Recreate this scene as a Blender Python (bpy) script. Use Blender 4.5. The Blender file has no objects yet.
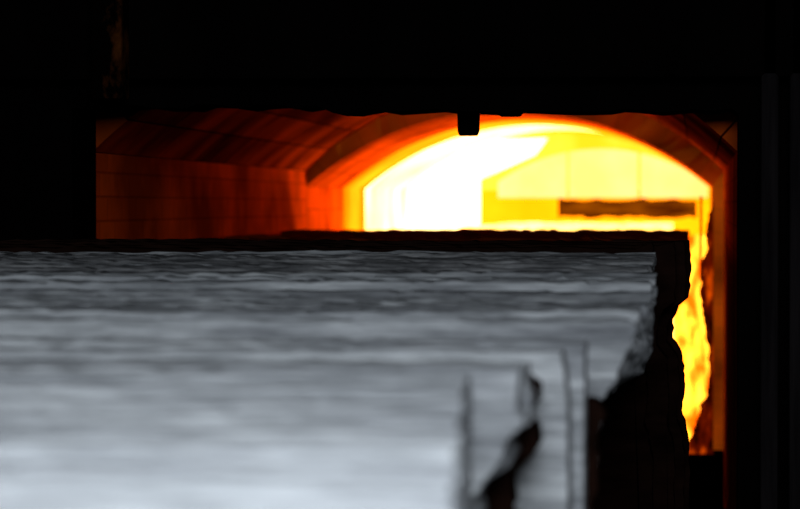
import bpy, math, random, bmesh
from mathutils import Vector
random.seed(4)
S=bpy.context.scene
S.view_settings.view_transform='Standard'
CZ=2.0   # eye height

# ---------------- materials ----------------
def newmat(n):
    m=bpy.data.materials.new(n); m.use_nodes=True
    nt=m.node_tree; b=nt.nodes['Principled BSDF']; b.inputs['Specular IOR Level'].default_value=0; return m,nt,b
def ramp(nt,stops):
    r=nt.nodes.new('ShaderNodeValToRGB'); e=r.color_ramp.elements
    e[0].position,e[0].color=stops[0][0],(*stops[0][1],1)
    e[1].position,e[1].color=stops[-1][0],(*stops[-1][1],1)
    for p,c in stops[1:-1]:
        k=e.new(p); k.color=(*c,1)
    return r
def noise_mat(name,stops,scale=(1,1,1),nscale=4,detail=6,rough=.9,bump=.3,rgh=.6,estops=None):
    m,nt,b=newmat(name)
    tc=nt.nodes.new('ShaderNodeTexCoord'); mp=nt.nodes.new('ShaderNodeMapping')
    mp.inputs['Scale'].default_value=scale
    n=nt.nodes.new('ShaderNodeTexNoise'); n.inputs['Scale'].default_value=nscale
    n.inputs['Detail'].default_value=detail; n.inputs['Roughness'].default_value=rgh
    r=ramp(nt,stops)
    nt.links.new(tc.outputs['Object'],mp.inputs[0]); nt.links.new(mp.outputs[0],n.inputs['Vector'])
    nt.links.new(n.outputs['Fac'],r.inputs[0]); nt.links.new(r.outputs[0],b.inputs['Base Color'])
    b.inputs['Roughness'].default_value=rough
    bp=nt.nodes.new('ShaderNodeBump'); bp.inputs['Strength'].default_value=bump; bp.inputs['Distance'].default_value=.02
    nt.links.new(n.outputs['Fac'],bp.inputs['Height']); nt.links.new(bp.outputs[0],b.inputs['Normal'])
    if estops:
        r2=ramp(nt,estops); nt.links.new(n.outputs['Fac'],r2.inputs[0]); nt.links.new(r2.outputs[0],b.inputs['Emission Color']); b.inputs['Emission Strength'].default_value=1
    return m
def slab_mat(name,stops,blotch=.45):
    # fibrous streaks multiplied by broad soft blotches
    m,nt,b=newmat(name)
    tc=nt.nodes.new('ShaderNodeTexCoord')
    def N(scale,ns,d):
        mp=nt.nodes.new('ShaderNodeMapping'); mp.inputs['Scale'].default_value=scale
        n=nt.nodes.new('ShaderNodeTexNoise'); n.inputs['Scale'].default_value=ns; n.inputs['Detail'].default_value=d; n.inputs['Roughness'].default_value=.7
        nt.links.new(tc.outputs['Object'],mp.inputs[0]); nt.links.new(mp.outputs[0],n.inputs['Vector']); return n
    a=N((1.6,6,16),4,12); c=N((.6,2.2,8),2.6,6)
    r=ramp(nt,stops); nt.links.new(a.outputs['Fac'],r.inputs[0])
    r2=ramp(nt,[(.36,(blotch,blotch,blotch*1.03)),(.60,(1,1,1))]); nt.links.new(c.outputs['Fac'],r2.inputs[0])
    mx=nt.nodes.new('ShaderNodeMix'); mx.data_type='RGBA'; mx.blend_type='MULTIPLY'; mx.inputs[0].default_value=1
    nt.links.new(r.outputs[0],mx.inputs[6]); nt.links.new(r2.outputs[0],mx.inputs[7]); nt.links.new(mx.outputs[2],b.inputs['Base Color'])
    b.inputs['Roughness'].default_value=.95
    bp=nt.nodes.new('ShaderNodeBump'); bp.inputs['Strength'].default_value=.45; bp.inputs['Distance'].default_value=.02
    nt.links.new(a.outputs['Fac'],bp.inputs['Height']); nt.links.new(bp.outputs[0],b.inputs['Normal'])
    return m
def brick_mat(name,c1,c2,mortar,bw=.24,bh=.075,emis=None,lo=.22):
    m,nt,b=newmat(name)
    uv=nt.nodes.new('ShaderNodeUVMap')
    br=nt.nodes.new('ShaderNodeTexBrick')
    br.inputs['Scale'].default_value=1; br.inputs['Brick Width'].default_value=bw
    br.inputs['Row Height'].default_value=bh; br.inputs['Mortar Size'].default_value=.005
    br.inputs['Mortar Smooth'].default_value=.6
    br.inputs['Color1'].default_value=(*c1,1); br.inputs['Color2'].default_value=(*c2,1); br.inputs['Mortar'].default_value=(*mortar,1)
    nt.links.new(uv.outputs[0],br.inputs['Vector'])
    n=nt.nodes.new('ShaderNodeTexNoise'); n.inputs['Scale'].default_value=2.2; n.inputs['Detail'].default_value=7
    nt.links.new(uv.outputs[0],n.inputs['Vector'])
    r=ramp(nt,[(.38,(lo,lo*.95,lo*.95)),(.64,(1.3,1.3,1.3))])
    nt.links.new(n.outputs['Fac'],r.inputs[0])
    mx=nt.nodes.new('ShaderNodeMix'); mx.data_type='RGBA'; mx.blend_type='MULTIPLY'; mx.inputs[0].default_value=1
    nt.links.new(br.outputs['Color'],mx.inputs[6]); nt.links.new(r.outputs[0],mx.inputs[7])
    nt.links.new(mx.outputs[2],b.inputs['Base Color'])
    b.inputs['Roughness'].default_value=.9
    bp=nt.nodes.new('ShaderNodeBump'); bp.inputs['Strength'].default_value=.3; bp.inputs['Distance'].default_value=.01; bp.invert=True
    nt.links.new(br.outputs['Fac'],bp.inputs['Height']); nt.links.new(bp.outputs[0],b.inputs['Normal'])
    if emis:
        mm=nt.nodes.new('ShaderNodeMix'); mm.data_type='RGBA'; mm.blend_type='MULTIPLY'; mm.inputs[0].default_value=1
        mm.inputs[6].default_value=(*emis,1); nt.links.new(r.outputs[0],mm.inputs[7]); nt.links.new(mm.outputs[2],b.inputs['Emission Color'])
        b.inputs['Emission Strength'].default_value=1
    return m
def hot_mat(name,ca,cb,st,scale=(1,1,1),ns=2.0,lo=.35,hi=.65,base=(.2,.03,.002)):
    m,nt,b=newmat(name)
    tc=nt.nodes.new('ShaderNodeTexCoord'); mp=nt.nodes.new('ShaderNodeMapping'); mp.inputs['Scale'].default_value=scale
    n=nt.nodes.new('ShaderNodeTexNoise'); n.inputs['Scale'].default_value=ns; n.inputs['Detail'].default_value=4
    r=ramp(nt,[(lo,ca),(hi,cb)])
    nt.links.new(tc.outputs['Object'],mp.inputs[0]); nt.links.new(mp.outputs[0],n.inputs['Vector'])
    nt.links.new(n.outputs['Fac'],r.inputs[0]); nt.links.new(r.outputs[0],b.inputs['Emission Color'])
    b.inputs['Emission Strength'].default_value=st
    b.inputs['Base Color'].default_value=(*base,1); b.inputs['Roughness'].default_value=1
    return m

M_slab=slab_mat('pale_slab',[(.32,(.42,.435,.455)),(.5,(.70,.72,.75)),(.66,(.94,.96,.98))],.66)
M_slabm=slab_mat('pale_slab_falloff_mid',[(.34,(.30,.31,.325)),(.5,(.54,.555,.575)),(.65,(.82,.84,.86))],.62)  # darker copy of the pale slab: light falloff put into colour
M_slab2=slab_mat('pale_slab_falloff_dim',[(.36,(.14,.145,.15)),(.5,(.36,.37,.385)),(.64,(.62,.635,.65))],.55)  # darker again, dims mid-depth slabs by colour
M_slab3=slab_mat('pale_slab_falloff_dark',[(.38,(.06,.06,.063)),(.5,(.22,.22,.225)),(.62,(.48,.48,.485))],.45)  # darkest copy, farthest slabs dimmed by colour instead of weaker light
M_dark=noise_mat('dark_slab',[(.3,(.006,.003,.002)),(.7,(.024,.010,.007))],scale=(1,2,3),nscale=6)  # near-black slab tone, used in the ragged gaps and at the far end
M_scorch=noise_mat('scorched_load',[(.3,(.06,.008,.001)),(.7,(.22,.03,.003))],scale=(1,2,3),nscale=6)
M_crust=noise_mat('glowing_crust',[(.3,(.02,.003,.0005)),(.7,(.08,.010,.001))],scale=(3,2,1),nscale=7,
                  estops=[(.40,(.012,.0006,0)),(.54,(.12,.006,0)),(.70,(.9,.09,.0))])  # emission paints the red halo around the glowing slit
M_black=noise_mat('near_black_brick',[(.3,(.0012,.0009,.0009)),(.75,(.004,.003,.0028))],scale=(1,1,.3),nscale=4)  # shade put into albedo so lamp spill on the front wall stays black
M_steel=noise_mat('dark_steel',[(.3,(.006,.005,.006)),(.7,(.025,.021,.022))],scale=(6,1,.4),nscale=4,rough=.6)
M_brown=noise_mat('brown_column',[(.48,(.002,.0012,.001)),(.66,(.16,.045,.010))],scale=(2,1,1.2),nscale=4)  # near-black with brown patches
M_brick=brick_mat('fire_brick',(.68,.105,.007),(.60,.088,.006),(.46,.062,.004),lo=.5)
M_brickV=brick_mat('vault_brick',(.62,.088,.008),(.22,.028,.0024),(.05,.006,.0008),bw=.7,bh=.15,lo=.35)  # strong brick contrast stands in for shadow streaks on the vault
M_ring=brick_mat('arch_brick',(.60,.095,.004),(.5,.08,.003),(.36,.055,.002),bw=.24,bh=.11,lo=.45)
M_ringF=brick_mat('arch_face_glow_brick',(.30,.045,.003),(.22,.03,.002),(.15,.02,.001),bw=.24,bh=.11,emis=(.17,.030,.001),lo=.4)  # dull-red emission stands in for orange light on the ring face
M_soff=hot_mat('orange_hot_soffit',(1.5,.30,0),(2.6,.75,.01),1.0)
M_white=hot_mat('white_hot_brick',(5,2.8,.5),(6,3.8,1.3),1.0)
M_pillar=hot_mat('white_hot_pillar',(6,3.6,1.2),(7,4.6,2.0),1.0)
M_cream=hot_mat('cream_hot_brick',(2.8,.97,.25),(3.2,1.1,.45),1.0)
M_tymp=hot_mat('yellow_hot_tympanum',(3.0,.80,.015),(3.6,1.1,.08),1.0)
M_yel=hot_mat('yellow_hot_brick',(2.2,.60,.0),(2.6,.76,.004),1.0)
M_low=hot_mat('orange_hot_brick',(1.6,.18,0),(5,2.0,.10),1.0,scale=(5,1,1.6),ns=3,lo=.42,hi=.6)
M_load=hot_mat('yellow_hot_load',(4,1.7,.2),(6,3.4,.9),1.0,scale=(3,1,1))
M_slot=hot_mat('cooler_beam',(.02,.003,.0),(.30,.07,.0),1.0,scale=(1.2,1,7),ns=3,lo=.42,hi=.68,base=(.01,.002,.0005))
M_floor=noise_mat('workshop_floor',[(.3,(.01,.009,.008)),(.7,(.03,.027,.024))],nscale=3)

# ---------------- helpers ----------------
def obj(name,verts,faces,mat,uvs=None,parent=None):
    me=bpy.data.meshes.new(name); me.from_pydata(verts,[],faces); me.update()
    if uvs:
        l=me.uv_layers.new(name='UVMap')
        for p in me.polygons:
            for li in p.loop_indices: l.data[li].uv=uvs[me.loops[li].vertex_index]
    o=bpy.data.objects.new(name,me); S.collection.objects.link(o); me.materials.append(mat)
    if parent: o.parent=parent
    return o
def empty(name):
    e=bpy.data.objects.new(name,None); S.collection.objects.link(e); return e
def box(name,x0,x1,y0,y1,z0,z1,mat,parent=None,bev=0):
    v=[(x,y,z) for x in(x0,x1) for y in(y0,y1) for z in(z0,z1)]
    f=[(0,1,3,2),(4,6,7,5),(0,4,5,1),(2,3,7,6),(0,2,6,4),(1,5,7,3)]
    uv=[(x+y,z) for x,y,z in v]
    o=obj(name,v,f,mat,uv,parent)
    if bev:
        b=o.modifiers.new('b','BEVEL'); b.width=bev; b.segments=2
    return o
def prism(name,prof,y0,y1,mat,parent=None,bev=0):
    n=len(prof)
    v=[(x,y0,z) for x,z in prof]+[(x,y1,z) for x,z in prof]
    f=[tuple(range(n)),tuple(reversed(range(n,2*n)))]
    for i in range(n):
        j=(i+1)%n; f.append((i,i+n,j+n,j))
    uv=[(p[0],p[2]) for p in v]
    o=obj(name,v,f,mat,uv,parent)
    bm=bmesh.new(); bm.from_mesh(o.data); bmesh.ops.recalc_face_normals(bm,faces=bm.faces); bm.to_mesh(o.data); bm.free()
    if bev:
        b=o.modifiers.new('b','BEVEL'); b.width=bev; b.segments=2; b.limit_method='ANGLE'; b.angle_limit=1.0
    return o
def arc(xl,xr,zs,rise,n=40):
    c=(xl+xr)/2; h=(xr-xl)/2; R=(h*h+rise*rise)/(2*rise); a=math.asin(min(1,h/R)); zc=zs+rise-R
    return [(c+R*math.sin(-a+2*a*i/n), zc+R*math.cos(-a+2*a*i/n)) for i in range(n+1)]
def tunnel(name,prof,y0,y1,mat,parent=None,thick=.25,ny=20):
    v=[];f=[];uv=[];L=[0]
    for i in range(1,len(prof)): L.append(L[-1]+math.dist(prof[i],prof[i-1]))
    for k in range(ny+1):
        y=y0+(y1-y0)*k/ny
        for i,(x,z) in enumerate(prof): v.append((x,y,z)); uv.append((y,L[i]))
    n=len(prof)
    for k in range(ny):
        for i in range(n-1):
            a=k*n+i; f.append((a,a+1,a+n+1,a+n))
    o=obj(name,v,f,mat,uv,parent)
    s=o.modifiers.new('s','SOLIDIFY'); s.thickness=thick; s.offset=1
    return o

# ---------------- kiln shell ----------------
XL,XR=-1.843,.11
box('floor',-6,4,-2,22,-.12,0,M_floor)
WL=-1.83
box('wall_front_left',-5,WL,8.65,9.0,0,5,M_black)
box('wall_front_right',XR,3,8.65,9.0,0,5,M_black)
lp=[(WL,5),(WL,CZ+.285)]
x=WL
while x<XR-.03:
    x+=random.uniform(.03,.07)
    if x<XR: lp.append((x,CZ+.279+random.uniform(-.008,.008)+(.008 if x<-1.1 else -.006)))
lp+=[(XR,CZ+.262),(XR,5)]
prism('wall_front_lintel',lp,8.65,9.0,M_black)
box('kiln_lintel_beam',-3.4,2.4,8.5,8.65,CZ+.36,CZ+.62,M_black,bev=.01)

kiln=empty('tunnel_kiln')
tunnel('vestibule_wall_left',[(XL,0),(XL,CZ+.16)],9,14,M_brick,kiln)
vA=arc(XL,XR,CZ+.16,.40)
tunnel('vestibule_vault',vA,9,14,M_brickV,kiln)
tunnel('vestibule_wall_right',[(XR,CZ+.16),(XR,0)],9,14,M_brick,kiln)
BR=.056
vB=arc(XL,BR,CZ+.088,.352)
outer=arc(XL-.03,XR+.16,CZ+.084,.68)
n=len(vB)
v=[(x,14,z) for x,z in vB]+[(x,14,z) for x,z in outer]
f=[(i,i+1,n+i+1,n+i) for i in range(n-1)]
uv=[(0,i*.055) for i in range(n)]+[(.24,i*.055) for i in range(n)]
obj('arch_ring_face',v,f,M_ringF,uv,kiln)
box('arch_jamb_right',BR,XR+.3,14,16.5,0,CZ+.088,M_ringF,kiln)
YS=15.5
tunnel('arch_jamb_left',[(XL,0),(XL,CZ+.088)],14,YS,M_ring,kiln)
tunnel('arch_soffit',vB,14,YS,M_ring,kiln)
tunnel('arch_jamb_left_hot',[(XL,0),(XL,CZ+.088)],YS,16.5,M_soff,kiln)
tunnel('arch_soffit_hot',vB,YS,16.5,M_soff,kiln)
vC=[(XL-.1,0),(XL-.1,CZ+.10)]+arc(XL-.1,.14,CZ+.10,.40)+[(.14,0)]
tunnel('hot_chamber_lining',vC,16.5,20,M_white,kiln)
prism('hot_chamber_back',[(XL-.2,CZ-.2),(XL-.2,CZ+.7),(.3,CZ+.7),(.3,CZ-.2)],20,20.2,M_yel,kiln)
prism('hot_chamber_back_lower',[(XL-.2,0),(XL-.2,CZ-.2),(.3,CZ-.2),(.3,0)],20,20.2,M_low,kiln)
tp=arc(-1.93,.12,CZ+.10,.38)
prism('tympanum',tp,19.93,19.99,M_tymp,kiln)
pt=arc(-1.40,.10,CZ+.10,.27,30)
def topz(x):
    for a,b in zip(pt,pt[1:]):
        if a[0]<=x<=b[0]: return a[1]+(b[1]-a[1])*(x-a[0])/(b[0]-a[0])
    return CZ+.12
for a,b in((-1.33,-.88),(-.86,-.41),(-.39,.05)):
    xs=[a+(b-a)*i/6 for i in range(7)]
    prism('hot_panel',[(a,CZ+.05),(b,CZ+.05)]+[(q,topz(q)) for q in reversed(xs)],19.82,19.92,M_cream,kiln)
prism('hot_side_panel',[(-1.93,0),(-1.45,0),(-1.45,CZ+.17),(-1.33,CZ+.22),(-1.08,CZ+.33),(-1.00,CZ+.44),(-1.5,CZ+.42),(-1.93,CZ+.25)],19.7,19.80,M_pillar,kiln)
prism('hot_pillar',[(-1.578,0),(-1.32,0),(-1.32,CZ+.165),(-1.578,CZ+.10)],17.9,18.1,M_pillar,kiln)
bp=[(-.92,CZ-.085)]
for i in range(19): bp.append((-.92+.05*i,CZ-.085+random.uniform(-.008,.012)))
for i in range(19): bp.append((-.02-.05*i,CZ+.040+random.uniform(-.012,.008)))
prism('burner_beam',bp,19.55,19.7,M_slot,kiln)
def lug(nm,x,z,r,h):
    N=16;v=[];f=[]
    for dz,rr in [(0,r*.9),(-.005,r),(-h*.85,r*.97),(-h,r*.8)]:
        for i in range(N):
            a=2*math.pi*i/N; v.append((x+rr*math.cos(a),8.9+rr*math.sin(a),z+dz))
    for k in range(3):
        for i in range(N): f.append((k*N+i,k*N+(i+1)%N,(k+1)*N+(i+1)%N,(k+1)*N+i))
    f.append(tuple(range(N))); f.append(tuple(range(3*N,4*N)))
    return obj(nm,v,f,M_black)
lug('hanging_anchor_lug',-.685,CZ+.29,.034,.085)
lug('hanging_anchor_lug',-.56,CZ+.28,.034,.018)

k=.0046
cr=[(714,200),(708,215),(706,235),(707,248),(702,262),(703,275),(700,290),(701,305),(704,325),(708,345),(709,372),(707,396),(701,405),(698,418),(694,430),(690,442),(684,450),(684,462),(714,462)]
cr2=[]
for (a,b),(c,d) in zip(cr,cr[1:]+cr[:1]):
    m=max(1,int(abs(d-b)/4)) if b<460 else 1
    for i in range(m): cr2.append((a+(c-a)*i/m+random.uniform(-1,1),b+(d-b)*i/m))
prism('slag_crust',[((a-700)*k,CZ+(205-b)*k) for a,b in cr2],13.75,13.98,M_crust,kiln)
box('sand_seal_curb',-.1,XR,13.7,13.98,0,CZ-(452-205)*k,M_black,kiln)
box('control_rod',-.001,.010,13.55,13.57,CZ-.34,CZ+.04,M_crust,kiln)

# ---------------- load ----------------
stack=empty('slab_stack')
def slab(y0,y1,top,right,mat,left=-2.45,amp=.004,tag='slab',z0=.42,parent=None,jag=.003):
    pr=[(left,z0),(left,CZ+top)]
    x=left; ph=random.uniform(0,6); xr=right[0][0]
    while x<xr-.05:
        x+=random.uniform(.012,.05)
        if x<xr-.015: pr.append((x,CZ+top+amp*(.5*math.sin(x*4+ph)+random.uniform(-.8,.8))))
    for (ax,az),(bx,bz) in zip(right,right[1:]):
        m=max(1,int(abs(bz-az)/.012)) if az>-1 else 1
        m=min(m,40)
        for i in range(m):
            t=i/m; pr.append((ax+(bx-ax)*t+random.uniform(-jag,jag),CZ+az+(bz-az)*t))
    pr.append((right[-1][0],z0))
    return prism(tag,pr,y0,y1,mat,parent or stack,bev=.003)
def topf(y): return -.098-.031*(8.4-y)
def rg(pts,Y): return [((a-700)*Y/3000,(205-b)*Y/3000) for a,b in pts]
# nearest blocks, stepped down toward the viewer
for y0,px,py in((2.9,452,486),(3.05,456,470),(3.2,455,452),(3.35,460,436),(3.5,458,420),(3.65,463,404),(3.8,462,390),(3.93,466,378)):
    r=rg([(px,py),(px+1,500),(px+1,900)],y0)
    slab(y0,y0+.095,r[0][1],r,M_slab if y0<3.3 else M_slabm,jag=.001,amp=.003)
# group 2
for y0,pp in((4.07,[(522,370),(520,395),(518,410),(524,425),(508,440),(506,458),(498,470),(484,486),(470,505),(472,520),(470,900)]),
             (4.2,[(530,366),(524,385),(530,400),(532,415),(528,424),(513,438),(515,455),(508,468),(490,482),(478,500),(480,515),(474,900)])):
    r=rg(pp,y0); slab(y0,y0+.12,r[0][1],r,M_slabm,jag=.004)
r=rg([(530,378),(545,386),(541,402),(530,416),(534,428),(536,445),(528,458),(513,474),(516,490),(514,505),(512,530),(510,900)],4.36); slab(4.36,4.46,r[0][1],r,M_dark,jag=.008)  # near-black slab drawn in the dark gap between groups
# group 3
for y0,pp in((4.52,[(562,352),(568,400),(572,900)]),(4.68,[(586,343),(585,400),(584,900)])):
    r=rg(pp,y0); slab(y0,y0+.13,r[0][1],r,M_slabm,jag=.001)
r=rg([(588,400),(600,402),(604,415),(598,435),(600,450),(594,480),(594,900)],4.85); slab(4.85,4.95,r[0][1],r,M_dark,jag=.008)
# group 4
y=5.02; i=0
while y<7.7:
    t=random.uniform(.05,.13); tz=topf(y)+random.uniform(-.008,.008)
    pxr=min(652,632+20*(y-5))+random.uniform(-4,4)
    py=205-tz*3000/y
    r=rg([(pxr,py),(pxr-2,py+25),(pxr-4,max(350,py+27)),(pxr-14,372),(612,390),(596,405),(600,425),(593,440),(596,470),(588,520),(588,900)],y)
    mm=(M_slab2 if i%3 else M_slabm) if y<6.5 else (M_slab2 if i%4==0 else M_slab3)  # tone picked by depth to imitate light falling off
    slab(y,y+t-.008,tz,r,mm,left=-2.3,jag=.006,amp=.004); y+=t; i+=1
K=8.3/3000
pr=[(690,240),(691,270),(690,296),(680,304),(674,318),(673,338),(683,352),(685,380),(683,410),(688,430),(690,446),(690,900)]
for y0,dx in((7.75,-34),(7.9,-14),(8.05,-5),(8.22,0)):
    r=[(x0+dx*K,z0) for x0,z0 in rg(pr,8.3)]
    slab(y0,y0+.14,-.098-(8.22-y0)*.03,r,M_dark,left=-2.3,amp=.004,jag=.003)
# load already inside the kiln
y=9.15
while y<13.5:
    t=random.uniform(.2,.4)
    tz=-.126+random.uniform(-.006,.008)+(.012 if y>12.4 else 0)
    slab(y,y+t-.02,tz,[(-.05,tz),(-.05,-.24),(-.15,-.29),(-.15,-1.5)],M_scorch,left=-1.75,tag='inner_slab',amp=.007,parent=kiln); y+=t
y=15
while y<18.9:
    t=random.uniform(.25,.4); tz=-.112
    slab(y,y+t-.02,tz,[(-.17,tz),(-.17,-1.5)],M_load,left=-1.2,tag='hot_slab',amp=.004,parent=kiln); y+=t
def car(y0,y1,x0,x1,par=None):
    c=empty('kiln_car')
    if par: c.parent=par
    box('deck',x0,x1,y0,y1,.28,.42,M_steel,c,.01)
    for yy in(y0+.5,y1-.5):
        for xx in(x0+.3,x1-.3):
            N=20;v=[];f=[]
            for s in(-.04,.04):
                for i in range(N):
                    a=2*math.pi*i/N; v.append((xx+s,yy+.15*math.cos(a),.15+.15*math.sin(a)))
            for i in range(N): f.append((i,(i+1)%N,N+(i+1)%N,N+i))
            f+= [tuple(range(N)),tuple(range(N,2*N))]
            obj('wheel',v,f,M_steel,None,c)
        box('axle',x0+.3,x1-.3,yy-.03,yy+.03,.13,.28,M_steel,c)
car(2.6,8.45,-2.45,-.03); car(9.1,13.6,-1.75,-.13,kiln); car(14.9,19.1,-1.5,-.15,kiln)

box('brown_column',-1.72,-1.63,8.38,8.5,CZ+.3,5,M_brown,bev=.01)
for x in(.17,.25):
    box('steel_buckstay',x,x+.05,8.5,8.65,0,5,M_steel,bev=.01)

# ---------------- lights ----------------
def area(name,loc,tgt,e,col,sx,sy):
    l=bpy.data.lights.new(name,'AREA'); l.energy=e; l.color=col; l.shape='RECTANGLE'; l.size=sx; l.size_y=sy
    o=bpy.data.objects.new(name,l); S.collection.objects.link(o); o.location=loc
    o.rotation_euler=(Vector(tgt)-Vector(loc)).to_track_quat('-Z','Y').to_euler(); return o
area('stack_softbox_lamp',(.15,.8,3.2),(-.8,3.6,1.5),108,(.85,.93,1),1.6,1.0)  # softbox-style area lamp added out of view to light the stack
area('furnace_fill_lamp',(-1.0,16.9,CZ+.1),(-1.0,12,CZ+.05),70,(1,.25,.02),1.2,.3)  # added fill inside the chamber, lifts orange light on the vestibule walls
w=bpy.data.worlds.new('w'); S.world=w; w.use_nodes=True
w.node_tree.nodes['Background'].inputs[0].default_value=(.5,.5,.6,1); w.node_tree.nodes['Background'].inputs[1].default_value=.004

# ---------------- camera ----------------
c=bpy.data.cameras.new('camera'); co=bpy.data.objects.new('camera',c); S.collection.objects.link(co); S.camera=co
c.lens=135; c.sensor_width=36
co.location=(0,0,CZ)
co.rotation_euler=(math.radians(90)-math.atan(49.5/3000),0,math.atan(300/3000))
c.dof.use_dof=True; c.dof.focus_distance=8.3; c.dof.aperture_fstop=4.0
c.clip_start=.05
